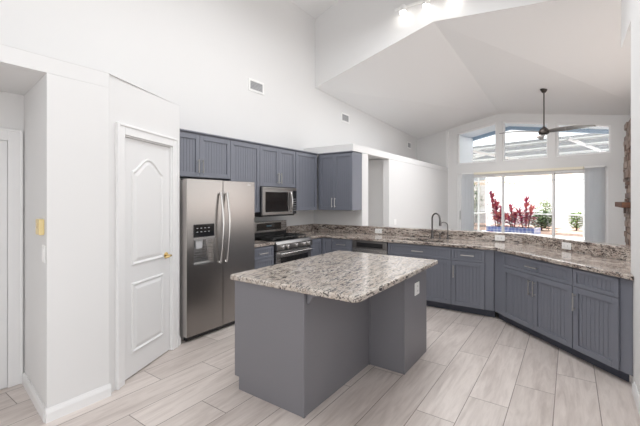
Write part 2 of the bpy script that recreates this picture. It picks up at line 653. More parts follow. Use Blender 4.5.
def relief(mb, outline, steps, y0):
    xs = [p[0] for p in outline]
    zs = [p[1] for p in outline]
    cx, cz = (min(xs) + max(xs)) / 2, (min(zs) + max(zs)) / 2
    w, h = max(xs) - min(xs), max(zs) - min(zs)
    loops = []
    for ins, dep in steps:
        loops.append([mb.bm.verts.new((cx + (x - cx) * (1 - 2 * ins / w), y0 - dep, cz + (z - cz) * (1 - 2 * ins / h))) for x, z in outline])
    n = len(outline)
    for a, b in zip(loops, loops[1:]):
        for k in range(n):
            mb.bm.faces.new((a[k], a[(k + 1) % n], b[(k + 1) % n], b[k]))
    mb.bm.faces.new(loops[-1])


arch = [(0.215, 0.95), (0.657, 0.95), (0.657, 1.76)]
for i in range(1, 16):
    t = i / 16
    x = 0.657 - 0.442 * t
    arch.append((x, 1.76 + 0.125 * (0.5 - 0.5 * math.cos(2 * math.pi * t)) ** 0.8))
arch.append((0.215, 1.76))
low = [(0.215, 0.20), (0.657, 0.20), (0.657, 0.80), (0.215, 0.80)]
stp = [(0, -0.001), (0.004, 0.009), (0.014, 0.011), (0.026, 0.001), (0.034, 0.001), (0.058, 0.009)]
relief(mb, arch, stp, 0.012)
relief(mb, low, stp, 0.012)
mb.build('door_leaf', M['door'], DOOR)
for z in (0.26, 1.06, 1.86):
    MB().tube([(0.1085, 0.004, z - 0.045), (0.1085, 0.004, z + 0.045)], 0.0065, 8).build('hinge', M['darkmetal'], DOOR)
h = MB().lathe([(0.003, 0.0115), (0.032, 0.0115), (0.030, 0.004), (0.014, 0.0), (0.011, -0.03), (0.011, -0.045), (0.002, -0.05)], (0.70, 0, 0.965), 'y', 16).build('door_handle', M['brass'], DOOR, smooth=True)
MB().tube([(0.70, -0.045, 0.965), (0.672, -0.052, 0.968), (0.64, -0.052, 0.958), (0.605, -0.048, 0.966)], [0.011, 0.010, 0.009, 0.006], 8).build('lever', M['brass'], h, smooth=True)

# alcove door behind
D2 = sthing('door_2', 'white panelled door at the back of the left alcove', 'door', (-3.72, 0.082, 0), R(90))
mb = MB()
mb.box(0.83, 0.925, -0.022, -0.001, 0, 2.085)
mb.box(0.0, 0.83, -0.022, -0.001, 1.99, 2.085)
mb.box(0.905, 0.925, -0.030, -0.022, 0, 2.085)
mb.box(0.0, 0.905, -0.030, -0.022, 2.065, 2.085)
mb.build('casing', M['trim'], D2, bevel=0.004)
mb = MB().box(0.0, 0.826, -0.012, -0.001, 0.012, 1.986)
relief(mb, [(0.12, 0.95), (0.70, 0.95), (0.70, 1.84), (0.12, 1.84)], stp, -0.012)
relief(mb, [(0.12, 0.20), (0.70, 0.20), (0.70, 0.80), (0.12, 0.80)], stp, -0.012)
mb.build('door_leaf', M['door'], D2)

# baseboards
def baseboard(side, loc, rot, L, label):
    mb = MB().prism_x([(0, 0), (-0.016, 0), (-0.016, 0.060), (-0.011, 0.076), (-0.007, 0.084), (-0.005, 0.092), (0, 0.092)], 0, L)
    o = mb.build('baseboard_' + side, M['trim'])
    o.location, o.rotation_euler = loc, (0, 0, rot)
    return struct(o, label, 'baseboard')


baseboard('pantry', (PX + 0.0005, 0.915, 0.0), R(90), 0.42, 'white baseboard under the wall corner by the pantry')
baseboard('alcove', (-3.695, 1.0165, 0.0), math.atan2(-0.095, 0.80), 0.775, 'white baseboard along the alcove side wall')
baseboard('right', (RX - 0.0005, 3.70, 0.0), R(-90), 2.7, 'white baseboard along the right wall')
o = baseboard('angled', (-2.96, 1.38, 0), AR, 0.058, 'short white baseboard between pantry casing and refrigerator')
o.location = Vector((-2.96, 1.38, 0)) + Vector((-0.418, 0.909, 0)) * 0.862
# behind the camera: unseen wall and slab added to limit light from the rear
o = MB().prism_y([(LX, 2.7), (RX + 0.2, 2.7), (RX + 0.2, 5.05), (-1.76, 5.85), (LX, 5.02)], -3.72, -3.605).build('rear_light_baffle', M['wall'])
struct(o, 'unseen white wall added over the wide rear opening to cut light', 'wall')
o = MB().box(LX - 0.5, 5.0, -6.6, -3.725, 2.75, 2.9).build('rear_sun_shield', M['ceil'])  # added slab keeping sun and some sky light out
struct(o, 'unseen white slab added outside the rear opening to block sun', 'ceiling')

# ================================================================= WINDOW WALL
def wz(u):  # underside of ceiling on the window wall
    return 3.822 + (u - 1.47) * (0.1414 if u < 1.47 else -0.1957)


WW = sthing('wall_window', 'white gable end wall with transoms and sliding doors', 'wall', WA, WROT)
mb = MB()
T = 0.14
TR = [(0.28, 1.40), (1.56, 2.63), (2.80, 3.84)]
ZS = 2.535
ttop = lambda u: wz(u) - 0.205
mb.prism_y([(-0.05, 0), (0.28, 0), (0.28, 2.232), (-0.05, 2.232)], 0, T)
mb.prism_y([(3.80, 0), (4.72, 0), (4.72, 2.232), (3.80, 2.232)], 0, T)
mb.prism_y([(-0.05, 2.232), (4.72, 2.232), (4.72, ZS), (-0.05, ZS)], 0, T)
ends = [-0.05] + [x for t in TR for x in t] + [4.72]
for i in range(0, len(ends), 2):
    a, b = ends[i], ends[i + 1]
    us = [a] + ([1.47] if a < 1.47 < b else []) + [b]
    mb.prism_y([(a, ZS), (b, ZS)] + [(u, wz(u) + 0.02) for u in reversed(us)], 0, T)
for a, b in TR:
    mb.prism_y([(a, ttop(a)), (b, ttop(b)), (b, wz(b) + 0.02), (a, wz(a) + 0.02)], 0, T)
mb.build('wall_panel', M['wall'], WW)
MB().box(-0.06, 0.015, -0.03, 0.0, 0, 3.56).build('corner_trim', M['trim'], WW)
nm = 1
for (a, b), lab in zip(TR, ('left trapezoid transom window above sliders', 'middle transom window above sliders', 'right transom window above sliders')):
    w = sthing('window_%d' % nm, lab, 'window', WA, WROT)
    nm += 1
    f = 0.035
    ta, tb = ttop(a), ttop(b)
    sl_ = (tb - ta) / (b - a)
    mb = MB()
    e = 0.002
    mb.prism_y([(a + e, ZS + e), (b - e, ZS + e), (b - e, ZS + f), (a + e, ZS + f)], 0.03, 0.11)
    mb.prism_y([(a + e, ta - f), (b - e, tb - f), (b - e, tb - e), (a + e, ta - e)], 0.03, 0.11)
    mb.prism_y([(a + e, ZS + f), (a + f, ZS + f), (a + f, ta - f + sl_ * f), (a + e, ta - f)], 0.03, 0.11)
    mb.prism_y([(b - f, ZS + f), (b - e, ZS + f), (b - e, tb - f), (b - f, tb - f - sl_ * f)], 0.03, 0.11)
    mb.build('window_frame', M['frame'], w)
    MB().prism_y([(a + f, ZS + f), (b - f, ZS + f), (b - f, tb - f), (a + f, ta - f)], 0.066, 0.072).build('pane', M['glass'], w)

# sliding doors
SD = sthing('door_3', 'white framed glass sliding doors to the pool deck', 'door', WA, WROT)
mb = MB()
mb.box(0.282, 0.34, 0.02, 0.13, 0.0, 2.23)
mb.box(3.74, 3.798, 0.02, 0.13, 0.0, 2.23)
mb.box(0.34, 3.74, 0.02, 0.13, 2.18, 2.23)
mb.box(0.34, 3.74, 0.02, 0.13, 0.0, 0.035)
mb.build('door_frame', M['frame'], SD)
for k, (a, b, y) in enumerate(((0.345, 1.57, 0.035), (1.535, 2.745, 0.066), (2.71, 3.735, 0.097))):
    mb = MB()
    s_ = 0.045
    mb.box(a, a + s_, y, y + 0.028, 0.04, 2.175)
    mb.box(b - s_, b, y, y + 0.028, 0.04, 2.175)
    mb.box(a + s_, b - s_, y, y + 0.028, 0.04, 0.12)
    mb.box(a + s_, b - s_, y, y + 0.028, 2.12, 2.175)
    p = mb.build('sliding_panel', M['frame'], SD)
    MB().box(a + s_, b - s_, y + 0.011, y + 0.017, 0.12, 2.12).build('pane', M['glass'], p)
    if k == 0:
        MB().box(a + 0.012, a + 0.034, y - 0.03, y - 0.001, 0.92, 1.18).build('door_pull', M['grey'], p, bevel=0.005)

def blinds(u0, u1, label, n):
    b = thing('vertical_blind', label, 'blind', wpt(u0, -0.09, 0), WROT, 'stacked white vertical blinds at the sliding doors')
    MB().box(-0.02, u1 - u0 + 0.02, -0.02, 0.04, 2.225, 2.262).build('head_rail', M['plastic'], b)
    for k in range(n):
        x = (k + 0.5) * (u1 - u0) / n
        a_ = 0.010 if k % 3 else 0.022
        MB().prism([(x - a_ - 0.0015, -0.045), (x - a_ + 0.0015, -0.045), (x + a_ + 0.0015, 0.045), (x + a_ - 0.0015, 0.045)], 0.03, 2.222).build('slat', M['blind'], b)
    return b


blinds(0.50, 0.80, 'white vertical blind stacked at the left end of the sliding doors', 10)
blinds(3.41, 3.74, 'white vertical blind stacked at the right end of the sliding doors', 10)
o = MB().box(0.84, 3.37, -0.11, -0.005, 2.205, 2.262).build('blind_valance', M['valance'])
o.location, o.rotation_euler = WA, (0, 0, WROT)
tag(o, 'long cream valance rail above the sliding glass doors', 'valance')

# ================================================================= CABINETS
def handle(parent, x, z, L=0.128, vert=True, y=-0.02):
    mb = MB()
    if vert:
        mb.tube([(x, y - 0.032, z - L / 2 - 0.018), (x, y - 0.032, z + L / 2 + 0.018)], 0.006, 8)
        for s in (-1, 1):
            mb.tube([(x, y + 0.001, z + s * L / 2), (x, y - 0.032, z + s * L / 2)], 0.0045, 6)
    else:
        mb.tube([(x - L / 2 - 0.018, y - 0.032, z), (x + L / 2 + 0.018, y - 0.032, z)], 0.006, 8)
        for s in (-1, 1):
            mb.tube([(x + s * L / 2, y + 0.001, z), (x + s * L / 2, y - 0.032, z)], 0.0045, 6)
    return mb.build('handle', M['nickel'], parent, smooth=True)


def shaker(parent, name, x0, x1, z0, z1, st=0.058, bead=True, groove=0.042):
    mb = MB()
    y0, y1 = -0.02, -0.001
    mb.box(x0, x0 + st, y0, y1, z0, z1)
    mb.box(x1 - st, x1, y0, y1, z0, z1)
    mb.box(x0 + st, x1 - st, y0, y1, z0, z0 + st)
    mb.box(x0 + st, x1 - st, y0, y1, z1 - st, z1)
    xa, xb = x0 + st, x1 - st
    mb.box(xa, xb, -0.005, y1, z0 + st, z1 - st)
    if bead:
        n = max(1, round((xb - xa) / groove))
        w = (xb - xa) / n
        for k in range(n):
            mb.box(xa + k * w + 0.002, xa + (k + 1) * w - 0.002, -0.009, -0.005, z0 + st, z1 - st)
    return mb.build(name, M['cab'], parent, bevel=0.002, seg=1)


def cabinet(name, label, loc, rot, w, d, z0, z1, fronts, group, toe=True, top=True, cat='cabinet', cut=None, toe_x=0.0, toe_x1=None, fill=None):
    """fronts: (kind, x0, x1, z0, z1, handle) in metres; kind door/drawer"""
    c = thing(name, label, cat, loc, rot, group)
    mb = MB()
    t = 0.018
    if cut:   # carcass outline given in local plan
        mb.prism(cut, z0, z1)
    else:
        mb.box(0, t, 0, d, z0, z1)
        mb.box(w - t, w, 0, d, z0, z1)
        mb.box(t, w - t, d - t, d, z0, z1)
        mb.box(t, w - t, 0, d - t, z0, z0 + t)
        if top:
            mb.box(t, w - t, 0, d - t, z1 - t, z1)
        # face frame
        mb.box(t, w - t, 0, t, z1 - 0.045, z1 - (t if top else 0))
        mb.box(t, 0.04, 0, t, z0 + t, z1 - 0.045)
        mb.box(w - 0.04, w - t, 0, t, z0 + t, z1 - 0.045)
    mb.build('carcass', M['cab'], c)
    if toe:
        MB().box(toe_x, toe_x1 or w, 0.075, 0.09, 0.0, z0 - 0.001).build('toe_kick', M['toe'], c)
    if fill:
        MB().box(fill[0], fill[1], -0.004, -0.0005, z0 + 0.002, z1 - 0.002).build('filler_strip', M['cab'], c)
    for f in fronts:
        kind, x0, x1, a, b, h = f
        bead = kind == 'door' or (b - a) > 0.3
        p = shaker(c, kind, x0, x1, a, b, st=0.055 if kind == 'door' else 0.034)
        if kind == 'door' and h:
            hx = x1 - 0.03 if h[0] == 'r' else x0 + 0.03
            hz = a + 0.13 if h[1] == 'b' else b - 0.14
            handle(p, hx, hz)
        elif kind == 'drawer' and h:
            handle(p, (x0 + x1) / 2, (a + b) / 2, vert=False)
    return c


g = 0.0025
ZB, ZT = 0.10, 0.873
UPX = LX + 0.33
UZ0, UZ1 = 1.325, 2.318
UG = 'slate blue wall cabinets'
BG = 'slate blue base cabinets'


def upper(label, y0, y1, z0, fronts):
    return cabinet('wall_cabinet', label, (UPX, y0, 0), R(90), y1 - y0, 0.325, z0, UZ1, fronts, UG, toe=False)


def two(w, z0, z1, mode='b'):
    m = w / 2
    return [('door', g, m - g / 2, z0 + g, z1 - g, 'r' + mode), ('door', m + g / 2, w - g, z0 + g, z1 - g, 'l' + mode)]


upper('two door wall cabinet directly above the stainless refrigerator', 2.245, 3.209, 1.785, two(0.964, 1.785, 2.30))
upper('tall single door wall cabinet between refrigerator and microwave', 3.21, 3.759, UZ0, [('door', g, 0.549 - g, UZ0 + g, 2.30, None)])
upper('short two door wall cabinet directly above the microwave', 3.76, 4.585, 1.705, two(0.825, 1.705, 2.30))
upper('single door wall cabinet right of the microwave in the corner', 4.586, 5.225, UZ0, [('door', 0.012, 0.60, UZ0 + g, 2.30, None)])
c = cabinet('wall_cabinet', 'two door wall cabinet on the short back wall beside the hallway opening', (-3.715, 5.255, 0), 0, 0.712, 0.32, UZ0, UZ1,
            [('door', 0.035, 0.345, UZ0 + g, 2.30, 'rb'), ('door', 0.348, 0.710, UZ0 + g, 2.30, 'lb')], UG, toe=False)
# thin crown strip running along the top of the wall cabinets
mb = MB().box(UPX - 0.022 + 0.0, UPX + 0.034, 2.245, 5.22, 2.319, 2.333)
mb.box(UPX - 0.02, CX + 0.0, 5.22, 5.248, 2.319, 2.333)
tag(mb.build('cabinet_crown_strip', M['cab']), 'thin slate blue crown strip along the tops of the wall cabinets', 'crown strip')

# base cabinets on the left wall and back wall
BX = LX + 0.61
cabinet('base_cabinet', 'narrow drawer base cabinet between refrigerator and range', (BX, 3.285, 0), R(90), 0.47, 0.60, ZB, ZT,
        [('drawer', g, 0.467, 0.70, 0.862, 'h'), ('drawer', g, 0.467, 0.42, 0.695, 'h'), ('drawer', g, 0.467, ZB + g, 0.415, 'h')], BG)
cabinet('base_cabinet', 'corner base cabinet just right of the range', (BX, 4.605, 0), R(90), 0.335, 0.60, ZB, ZT,
        [('door', g, 0.33, ZB + g, 0.862, None)], BG)
FY = 4.97
cabinet('base_cabinet', 'narrow one drawer base cabinet left of the dishwasher', (-3.435, FY, 0), 0, 0.59, 0.60, ZB, ZT,
        [('door', 0.015, 0.20, ZB + g, 0.862, None), ('drawer', 0.21, 0.586, 0.70, 0.862, 'h'), ('door', 0.21, 0.586, ZB + g, 0.695, 'rt')], BG)
cabinet('base_cabinet', 'wide sink base cabinet right of the dishwasher', (-2.232, FY, 0), 0, 0.92, 0.60, ZB, ZT,
        [('drawer', g, 0.917, 0.70, 0.862, 'h'), ('door', g, 0.459, ZB + g, 0.695, 'rt'), ('door', 0.462, 0.917, ZB + g, 0.695, 'lt')], BG, top=False)
cabinet('base_cabinet', 'single door base cabinet with drawer at the peninsula bend', (-1.31, FY, 0), 0, 0.52, 0.60, ZB, ZT,
        [('drawer', g, 0.415, 0.70, 0.862, 'h'), ('door', g, 0.415, ZB + g, 0.695, 'lt')], BG, fill=(0.418, 0.520))
# angled run, two units meeting at the bend; carcass outlines are mitred
cabinet('base_cabinet', 'wide two door base cabinet on the angled peninsula', (-0.783, FY, 0), R(-45), 1.153, 0.60, ZB, ZT,
        [('drawer', 0.175, 1.149, 0.70, 0.862, 'h'), ('door', 0.175, 0.66, ZB + g, 0.695, 'rt'), ('door', 0.664, 1.149, ZB + g, 0.695, 'lt')], BG,
        cut=[(0.0, 0), (1.152, 0), (1.152, 0.60), (0.0, 0.60)], toe_x=-0.025)
w2 = (RX + 0.783) / SQ - 1.154 - 0.004
cabinet('base_cabinet', 'single door base cabinet with drawer against the right wall', (-0.783 + 1.154 * SQ, FY - 1.154 * SQ, 0), R(-45), w2, 0.60, ZB, ZT,
        [('drawer', 0.003, 0.436, 0.70, 0.862, None), ('door', 0.003, 0.436, ZB + g, 0.695, 'lt')], BG,
        cut=[(0.0, 0), (w2, 0), (0.004, w2 - 0.004)], toe_x1=w2 - 0.1)

# ================================================================= WORKTOPS
GZ0, GZ1 = 0.875, 0.915
o = MB().box(LX + 0.002, BX + 0.03, 3.283, 3.757, GZ0, GZ1).build('worktop', M['granP'], bevel=0.006)
tag(o, 'short granite worktop between refrigerator and range', 'worktop')


def cut_hole(o, x0, x1, y0, y1):
    c = MB().box(x0, x1, y0, y1, 0.5, 1.2).build('cutter', M['granP'])
    m = o.modifiers.new('b', 'BOOLEAN')
    m.operation, m.object, m.solver = 'DIFFERENCE', c, 'EXACT'
    dg = bpy.context.evaluated_depsgraph_get()
    me = bpy.data.meshes.new_from_object(o.evaluated_get(dg))
    o.modifiers.clear()
    o.data = me
    bpy.data.objects.remove(c)


f = offs(-0.04)
bk = offs(0.60)
poly = [(LX + 0.002, BY - 0.012), (LX + 0.002, 4.603), (BX + 0.03, 4.603), (BX + 0.03, 4.93), f, endx(-0.04, RX - 0.002), (RX - 0.002, 3.925), (0.552, 3.925),
        endx(0.60, 0.552), bk]
wt = MB().prism(poly, GZ0, GZ1).build('worktop', M['granP'])
cut_hole(wt, -2.10, -1.46, 5.02, 5.38)
bv = wt.modifiers.new('bevel', 'BEVEL')
bv.width, bv.segments, bv.limit_method = 0.006, 2, 'ANGLE'
tag(wt, 'long granite worktop running along the back and angled peninsula', 'worktop')
# upstand of the same stone
bs0, bs1 = offs(0.602), offs(0.622)
poly = [(CX - 0.002 + 0.006, 4.97 + 0.602), bs0, endx(0.602, 0.552), endx(0.622, 0.552), bs1, (CX + 0.006, 4.97 + 0.622)]
ZC = 1.045
mb = MB().prism(poly, GZ1 + 0.001, 1.019)
sp_ = mb.build('backsplash', M['granP'])
tag(sp_, 'granite upstand along the back of the peninsula worktop', 'backsplash')
c0, c1 = offs(0.598), offs(0.765)
MB().prism([(CX + 0.006, 4.97 + 0.598), c0, endx(0.598, 0.553), endx(0.765, 0.553), c1, (CX + 0.006, 4.97 + 0.765)], 1.0205, ZC).build('granite_cap', M['granP'], sp_, bevel=0.005)
mb = MB().box(LX + 0.021, CX, BY - 0.021, BY - 0.001, GZ1 + 0.001, ZC)
tag(mb.build('backsplash', M['granP'], bevel=0.003), 'granite upstand on the short back wall in the corner', 'backsplash')
mb = MB().box(LX + 0.001, LX + 0.020, 4.60, BY - 0.001, GZ1 + 0.001, ZC)
tag(mb.build('backsplash', M['granP'], bevel=0.003), 'granite upstand on the left wall right of the range', 'backsplash')
mb = MB().box(LX + 0.001, LX + 0.020, 3.283, 3.757, GZ1 + 0.001, ZC)
tag(mb.build('backsplash', M['granP'], bevel=0.003), 'granite upstand between refrigerator and range', 'backsplash')

# sink
sk = thing('sink', 'stainless undermount sink below the gooseneck faucet', 'sink', (-1.78, 5.20, 0))
mb = MB()
mb.box(-0.335, -0.32, -0.195, 0.195, 0.69, 0.874)
mb.box(0.32, 0.335, -0.195, 0.195, 0.69, 0.874)
mb.box(-0.32, 0.32, -0.195, -0.18, 0.69, 0.874)
mb.box(-0.32, 0.32, 0.18, 0.195, 0.69, 0.874)
mb.box(-0.32, 0.32, -0.18, 0.18, 0.69, 0.70)
mb.build('basin', M['nickel'], sk)
MB().lathe([(0.045, 0.7005), (0.045, 0.704), (0.02, 0.704), (0.018, 0.702)], (0, 0, 0), 'z', 16).build('drain', M['darkmetal'], sk)

# faucets
fa = thing('faucet', 'tall dark steel gooseneck pull-down faucet behind the sink', 'faucet', (-1.73, 5.47, GZ1 + 0.0008), R(-20))
MB().lathe([(0.030, 0), (0.030, 0.012), (0.024, 0.03), (0.019, 0.05), (0.018, 0.11), (0.016, 0.13)], (0, 0, 0), 'z', 18).build('body', M['darkmetal'], fa, smooth=True)
pth = [(0, 0, 0.12), (0, 0, 0.30)]
for i in range(1, 13):
    a = math.pi * i / 12
    pth.append((0.085 - 0.085 * math.cos(a), -0.02 * (1 - math.cos(a)), 0.30 + 0.085 * math.sin(a)))
pth.append((0.172, -0.041, 0.275))
MB().tube(pth, 0.0125, 12).build('spout', M['darkmetal'], fa, smooth=True)
MB().tube([(0.172, -0.041, 0.285), (0.175, -0.042, 0.24), (0.177, -0.042, 0.205)], [0.0145, 0.019, 0.020], 12).build('spray_head', M['darkmetal'], fa, smooth=True)
MB().tube([(0.015, 0, 0.085), (0.05, -0.01, 0.10), (0.10, -0.02, 0.145)], [0.011, 0.008, 0.006], 8).build('lever', M['darkmetal'], fa, smooth=True)
ff = thing('filter_faucet', 'small thin curved filtered water faucet right of the gooseneck', 'faucet', (-1.50, 5.48, GZ1 + 0.0008), R(200))
MB().lathe([(0.022, 0), (0.022, 0.01), (0.013, 0.025), (0.012, 0.07), (0.010, 0.075)], (0, 0, 0), 'z', 16).build('body', M['darkmetal'], ff, smooth=True)
pth = [(0, 0, 0.07), (0, 0, 0.20)]
for i in range(1, 10):
    a = math.pi * 0.9 * i / 9
    pth.append((0.055 - 0.055 * math.cos(a), 0, 0.20 + 0.055 * math.sin(a)))
MB().tube(pth, 0.0065, 10).build('spout', M['darkmetal'], ff, smooth=True)
MB().tube([(0, 0.008, 0.055), (0, 0.05, 0.06)], 0.005, 8).build('lever', M['darkmetal'], ff, smooth=True)
sdp = thing('soap_dispenser', 'small dark steel soap dispenser beside the filter faucet', 'soap dispenser', (-1.62, 5.49, GZ1 + 0.0008), R(-60))
MB().lathe([(0.020, 0), (0.020, 0.008), (0.010, 0.02), (0.009, 0.07), (0.013, 0.072), (0.013, 0.09), (0.004, 0.094)], (0, 0, 0), 'z', 14).build('body', M['darkmetal'], sdp, smooth=True)
MB().tube([(0, 0, 0.082), (0.05, 0, 0.086), (0.075, 0, 0.078)], 0.005, 8).build('spout', M['darkmetal'], sdp, smooth=True)

# ================================================================= REFRIGERATOR
fx = -3.30
fr = thing('refrigerator', 'stainless side-by-side refrigerator with water dispenser', 'refrigerator', (fx, 2.272, 0), R(90))
FW, FH = 0.988, 1.735
MB().box(0.008, FW - 0.008, 0.078, 0.735, 0.02, FH - 0.015).build('body', M['fridgeside'], fr, bevel=0.004)
MB().box(0.01, FW - 0.01, 0.03, 0.077, 0.012, 0.052).build('base_grille', M['black'], fr, bevel=0.004)
sx = 0.475
mb = MB()
dx0, dx1, dz0, dz1 = 0.085, 0.345, 0.80, 1.245
mb.box(0, dx0, 0, 0.072, 0.056, FH)
mb.box(dx1, sx - 0.003, 0, 0.072, 0.056, FH)
mb.box(dx0, dx1, 0, 0.072, 0.056, dz0)
mb.box(dx0, dx1, 0, 0.072, dz1, FH)
mb.box(dx0, dx1, 0.055, 0.072, dz0, dz1)
dl = mb.build('freezer_door', M['steelV'], fr, bevel=0.0)
dr = MB().box(sx + 0.003, FW, 0, 0.072, 0.056, FH).build('refrigerator_door', M['steelV'], fr, bevel=0.006)
MB().prism_x([(-0.012, 1.105), (-0.012, 1.245), (0.054, 1.245), (0.054, 1.105)], dx0 - 0.004, dx1 + 0.004).build('control_panel', M['blackglass'], dl, bevel=0.008)
mb = MB().box(dx0, dx1, 0.048, 0.0545, dz0, 1.104)
mb.box(dx0, dx1, 0.001, 0.0475, dz0, dz0 + 0.015)
mb.box(dx0 - 0.004, dx1 + 0.004, -0.010, 0.047, 1.075, 1.104)
mb.build('dispenser_recess', M['steelH'], dl)
MB().prism_y([(0.12, 0.98), (0.195, 0.98), (0.205, 1.074), (0.11, 1.074)], 0.005, 0.046).build('ice_chute', M['grey'], dl, bevel=0.004)
MB().tube([(0.245, 0.02, 1.07), (0.275, 0.012, 0.87)], [0.012, 0.009], 8).build('water_paddle', M['steelhandle'], dl, smooth=True)
for i in range(4):
    for z_ in (1.16, 1.20):
        MB().box(0.11 + i * 0.05, 0.13 + i * 0.05, -0.0135, -0.0125, z_, z_ + 0.006).build('button', M['grey'], dl)
for x, par in ((sx - 0.045, dl), (sx + 0.045, dr)):
    p = []
    for i in range(13):
        t = i / 12
        z = 0.79 + 0.80 * t
        p.append((x, -0.022 - 0.045 * math.sin(math.pi * t), z))
    mb = MB().tube([(x, 0.001, 0.80)] + p + [(x, 0.001, 1.58)], 0.0135, 10)
    mb.build('handle', M['steelhandle'], par, smooth=True)
MB().box(0.86, 0.91, -0.0025, -0.0005, 1.69, 1.70).build('badge', M['grey'], dr)

MB().box(-0.0025, -0.0005, 0.002, 0.072, 0.058, FH - 0.002).build('door_edge', mat('door_edge_grey', (0.50, 0.47, 0.45, 1), 0.5), dl)

# ================================================================= RANGE
rg = thing('range', 'freestanding stainless gas range with five knobs and black cooktop', 'stove', (-3.40, 3.764, 0), R(90))
RW, RD = 0.838, 0.625
MB().box(0.0, RW, 0.04, RD, 0.09, 0.90).build('body', M['black'], rg)
MB().box(0.02, RW - 0.02, 0.07, 0.10, 0.0, 0.089).build('plinth', M['black'], rg)
dv = MB().box(0.005, RW - 0.005, -0.012, 0.039, 0.27, 0.775).build('oven_door', M['steelH'], rg, bevel=0.005)
MB().box(0.10, RW - 0.10, -0.0165, -0.0125, 0.36, 0.68).build('oven_window', M['blackglass'], dv)
mb = MB().tube([(0.05, -0.055, 0.735), (RW - 0.05, -0.055, 0.735)], 0.013, 10)
for x in (0.075, RW - 0.075):
    mb.tube([(x, -0.011, 0.735), (x, -0.055, 0.735)], 0.010, 8)
mb.build('handle', M['steelhandle'], dv, smooth=True)
MB().box(0.005, RW - 0.005, -0.010, 0.039, 0.095, 0.262).build('storage_drawer', M['steelH'], rg, bevel=0.005)
cp = MB().prism_x([(-0.035, 0.79), (0.039, 0.782), (0.039, 0.912), (0.005, 0.912), (-0.028, 0.872)], 0.0, RW).build('control_panel', M['steeldark'], rg, bevel=0.004)
for x in (0.10, 0.215, 0.41, 0.60, 0.715):
    MB().lathe([(0.031, -0.031), (0.030, -0.042), (0.027, -0.066), (0.021, -0.070)], (x, 0, 0.832), 'y', 16).build('knob', M['steelhandle'], cp, smooth=True)
MB().box(0.003, RW - 0.003, 0.0405, RD - 0.005, 0.901, 0.918).build('cooktop', M['blackglass'], rg, bevel=0.003)
for x0 in (0.03, 0.29, 0.55):
    mb = MB()
    w_ = 0.235
    for yy in (0.065, 0.275, 0.475):
        mb.box(x0, x0 + w_, yy, yy + 0.014, 0.945, 0.963)
    for xx in (x0, x0 + w_ / 2 - 0.007, x0 + w_ - 0.014):
        mb.box(xx, xx + 0.014, 0.079, 0.475, 0.946, 0.962)
    for xx in (x0, x0 + w_ - 0.014):
        for yy in (0.065, 0.475):
            mb.box(xx, xx + 0.014, yy, yy + 0.014, 0.9185, 0.945)
    mb.build('burner_grate', M['castiron'], rg)
for bx_, by_ in ((0.147, 0.18), (0.147, 0.38), (0.407, 0.28), (0.667, 0.18), (0.667, 0.38)):
    MB().lathe([(0.045, 0.9185), (0.045, 0.928), (0.03, 0.932), (0.005, 0.933)], (bx_, by_, 0), 'z', 16).build('burner', M['castiron'], rg)
bgd = MB().box(0.0, RW, RD - 0.115, RD - 0.005, 0.919, 1.165).build('backguard', M['steelH'], rg, bevel=0.006)
MB().box(0.01, RW - 0.01, RD - 0.1185, RD - 0.1155, 0.921, 1.000).build('black_band', M['black'], bgd)
MB().box(0.14, RW - 0.14, RD - 0.120, RD - 0.1155, 1.03, 1.14).build('display', M['blackglass'], bgd, bevel=0.003)
MB().box(0.35, 0.46, RD - 0.1215, RD - 0.1205, 1.085, 1.105).build('clock_digits', mat('display_blue', (0.15, 0.25, 0.32, 1), 0.3), bgd)

# ================================================================= MICROWAVE
mw = thing('microwave', 'stainless over-the-range microwave with black window', 'microwave', (-3.65, 3.755, 0), R(90))
MW, MZ0, MZ1 = 0.785, 1.27, 1.695
MB().box(0.0, MW, 0.028, 0.41, MZ0 + 0.004, MZ1).build('body', M['black'], mw)
MB().box(0.0, MW, -0.004, 0.027, 1.652, MZ1 - 0.002).build('vent_strip', M['steelM'], mw, bevel=0.003)
md = MB().box(0.0, MW - 0.095, -0.006, 0.027, MZ0 + 0.012, 1.649).build('door', M['steelM'], mw, bevel=0.004)
MB().box(0.06, 0.575, -0.0085, -0.0065, 1.325, 1.625).build('window', M['blackglass'], md, bevel=0.002)
p = [(0.625, -0.005, 1.325)]
for i in range(9):
    t = i / 8
    p.append((0.625, -0.022 - 0.032 * math.sin(math.pi * t), 1.325 + 0.305 * t))
p.append((0.625, -0.005, 1.63))
MB().tube(p, 0.012, 10).build('handle', M['steelhandle'], md, smooth=True)
kp = MB().box(MW - 0.092, MW, -0.006, 0.027, MZ0 + 0.012, 1.649).build('control_panel', M['blackglass'], mw, bevel=0.003)
KG = mat('key_grey', (0.2, 0.2, 0.21, 1), 0.5)
for r_ in range(6):
    for q in range(3):
        MB().box(MW - 0.082 + q * 0.025, MW - 0.066 + q * 0.025, -0.0075, -0.0065, 1.33 + r_ * 0.036, 1.345 + r_ * 0.036).build('key', KG, kp)
MB().box(0.02, MW - 0.02, 0.03, 0.40, MZ0 - 0.012, MZ0 + 0.003).build('underside_vent', M['black'], mw)

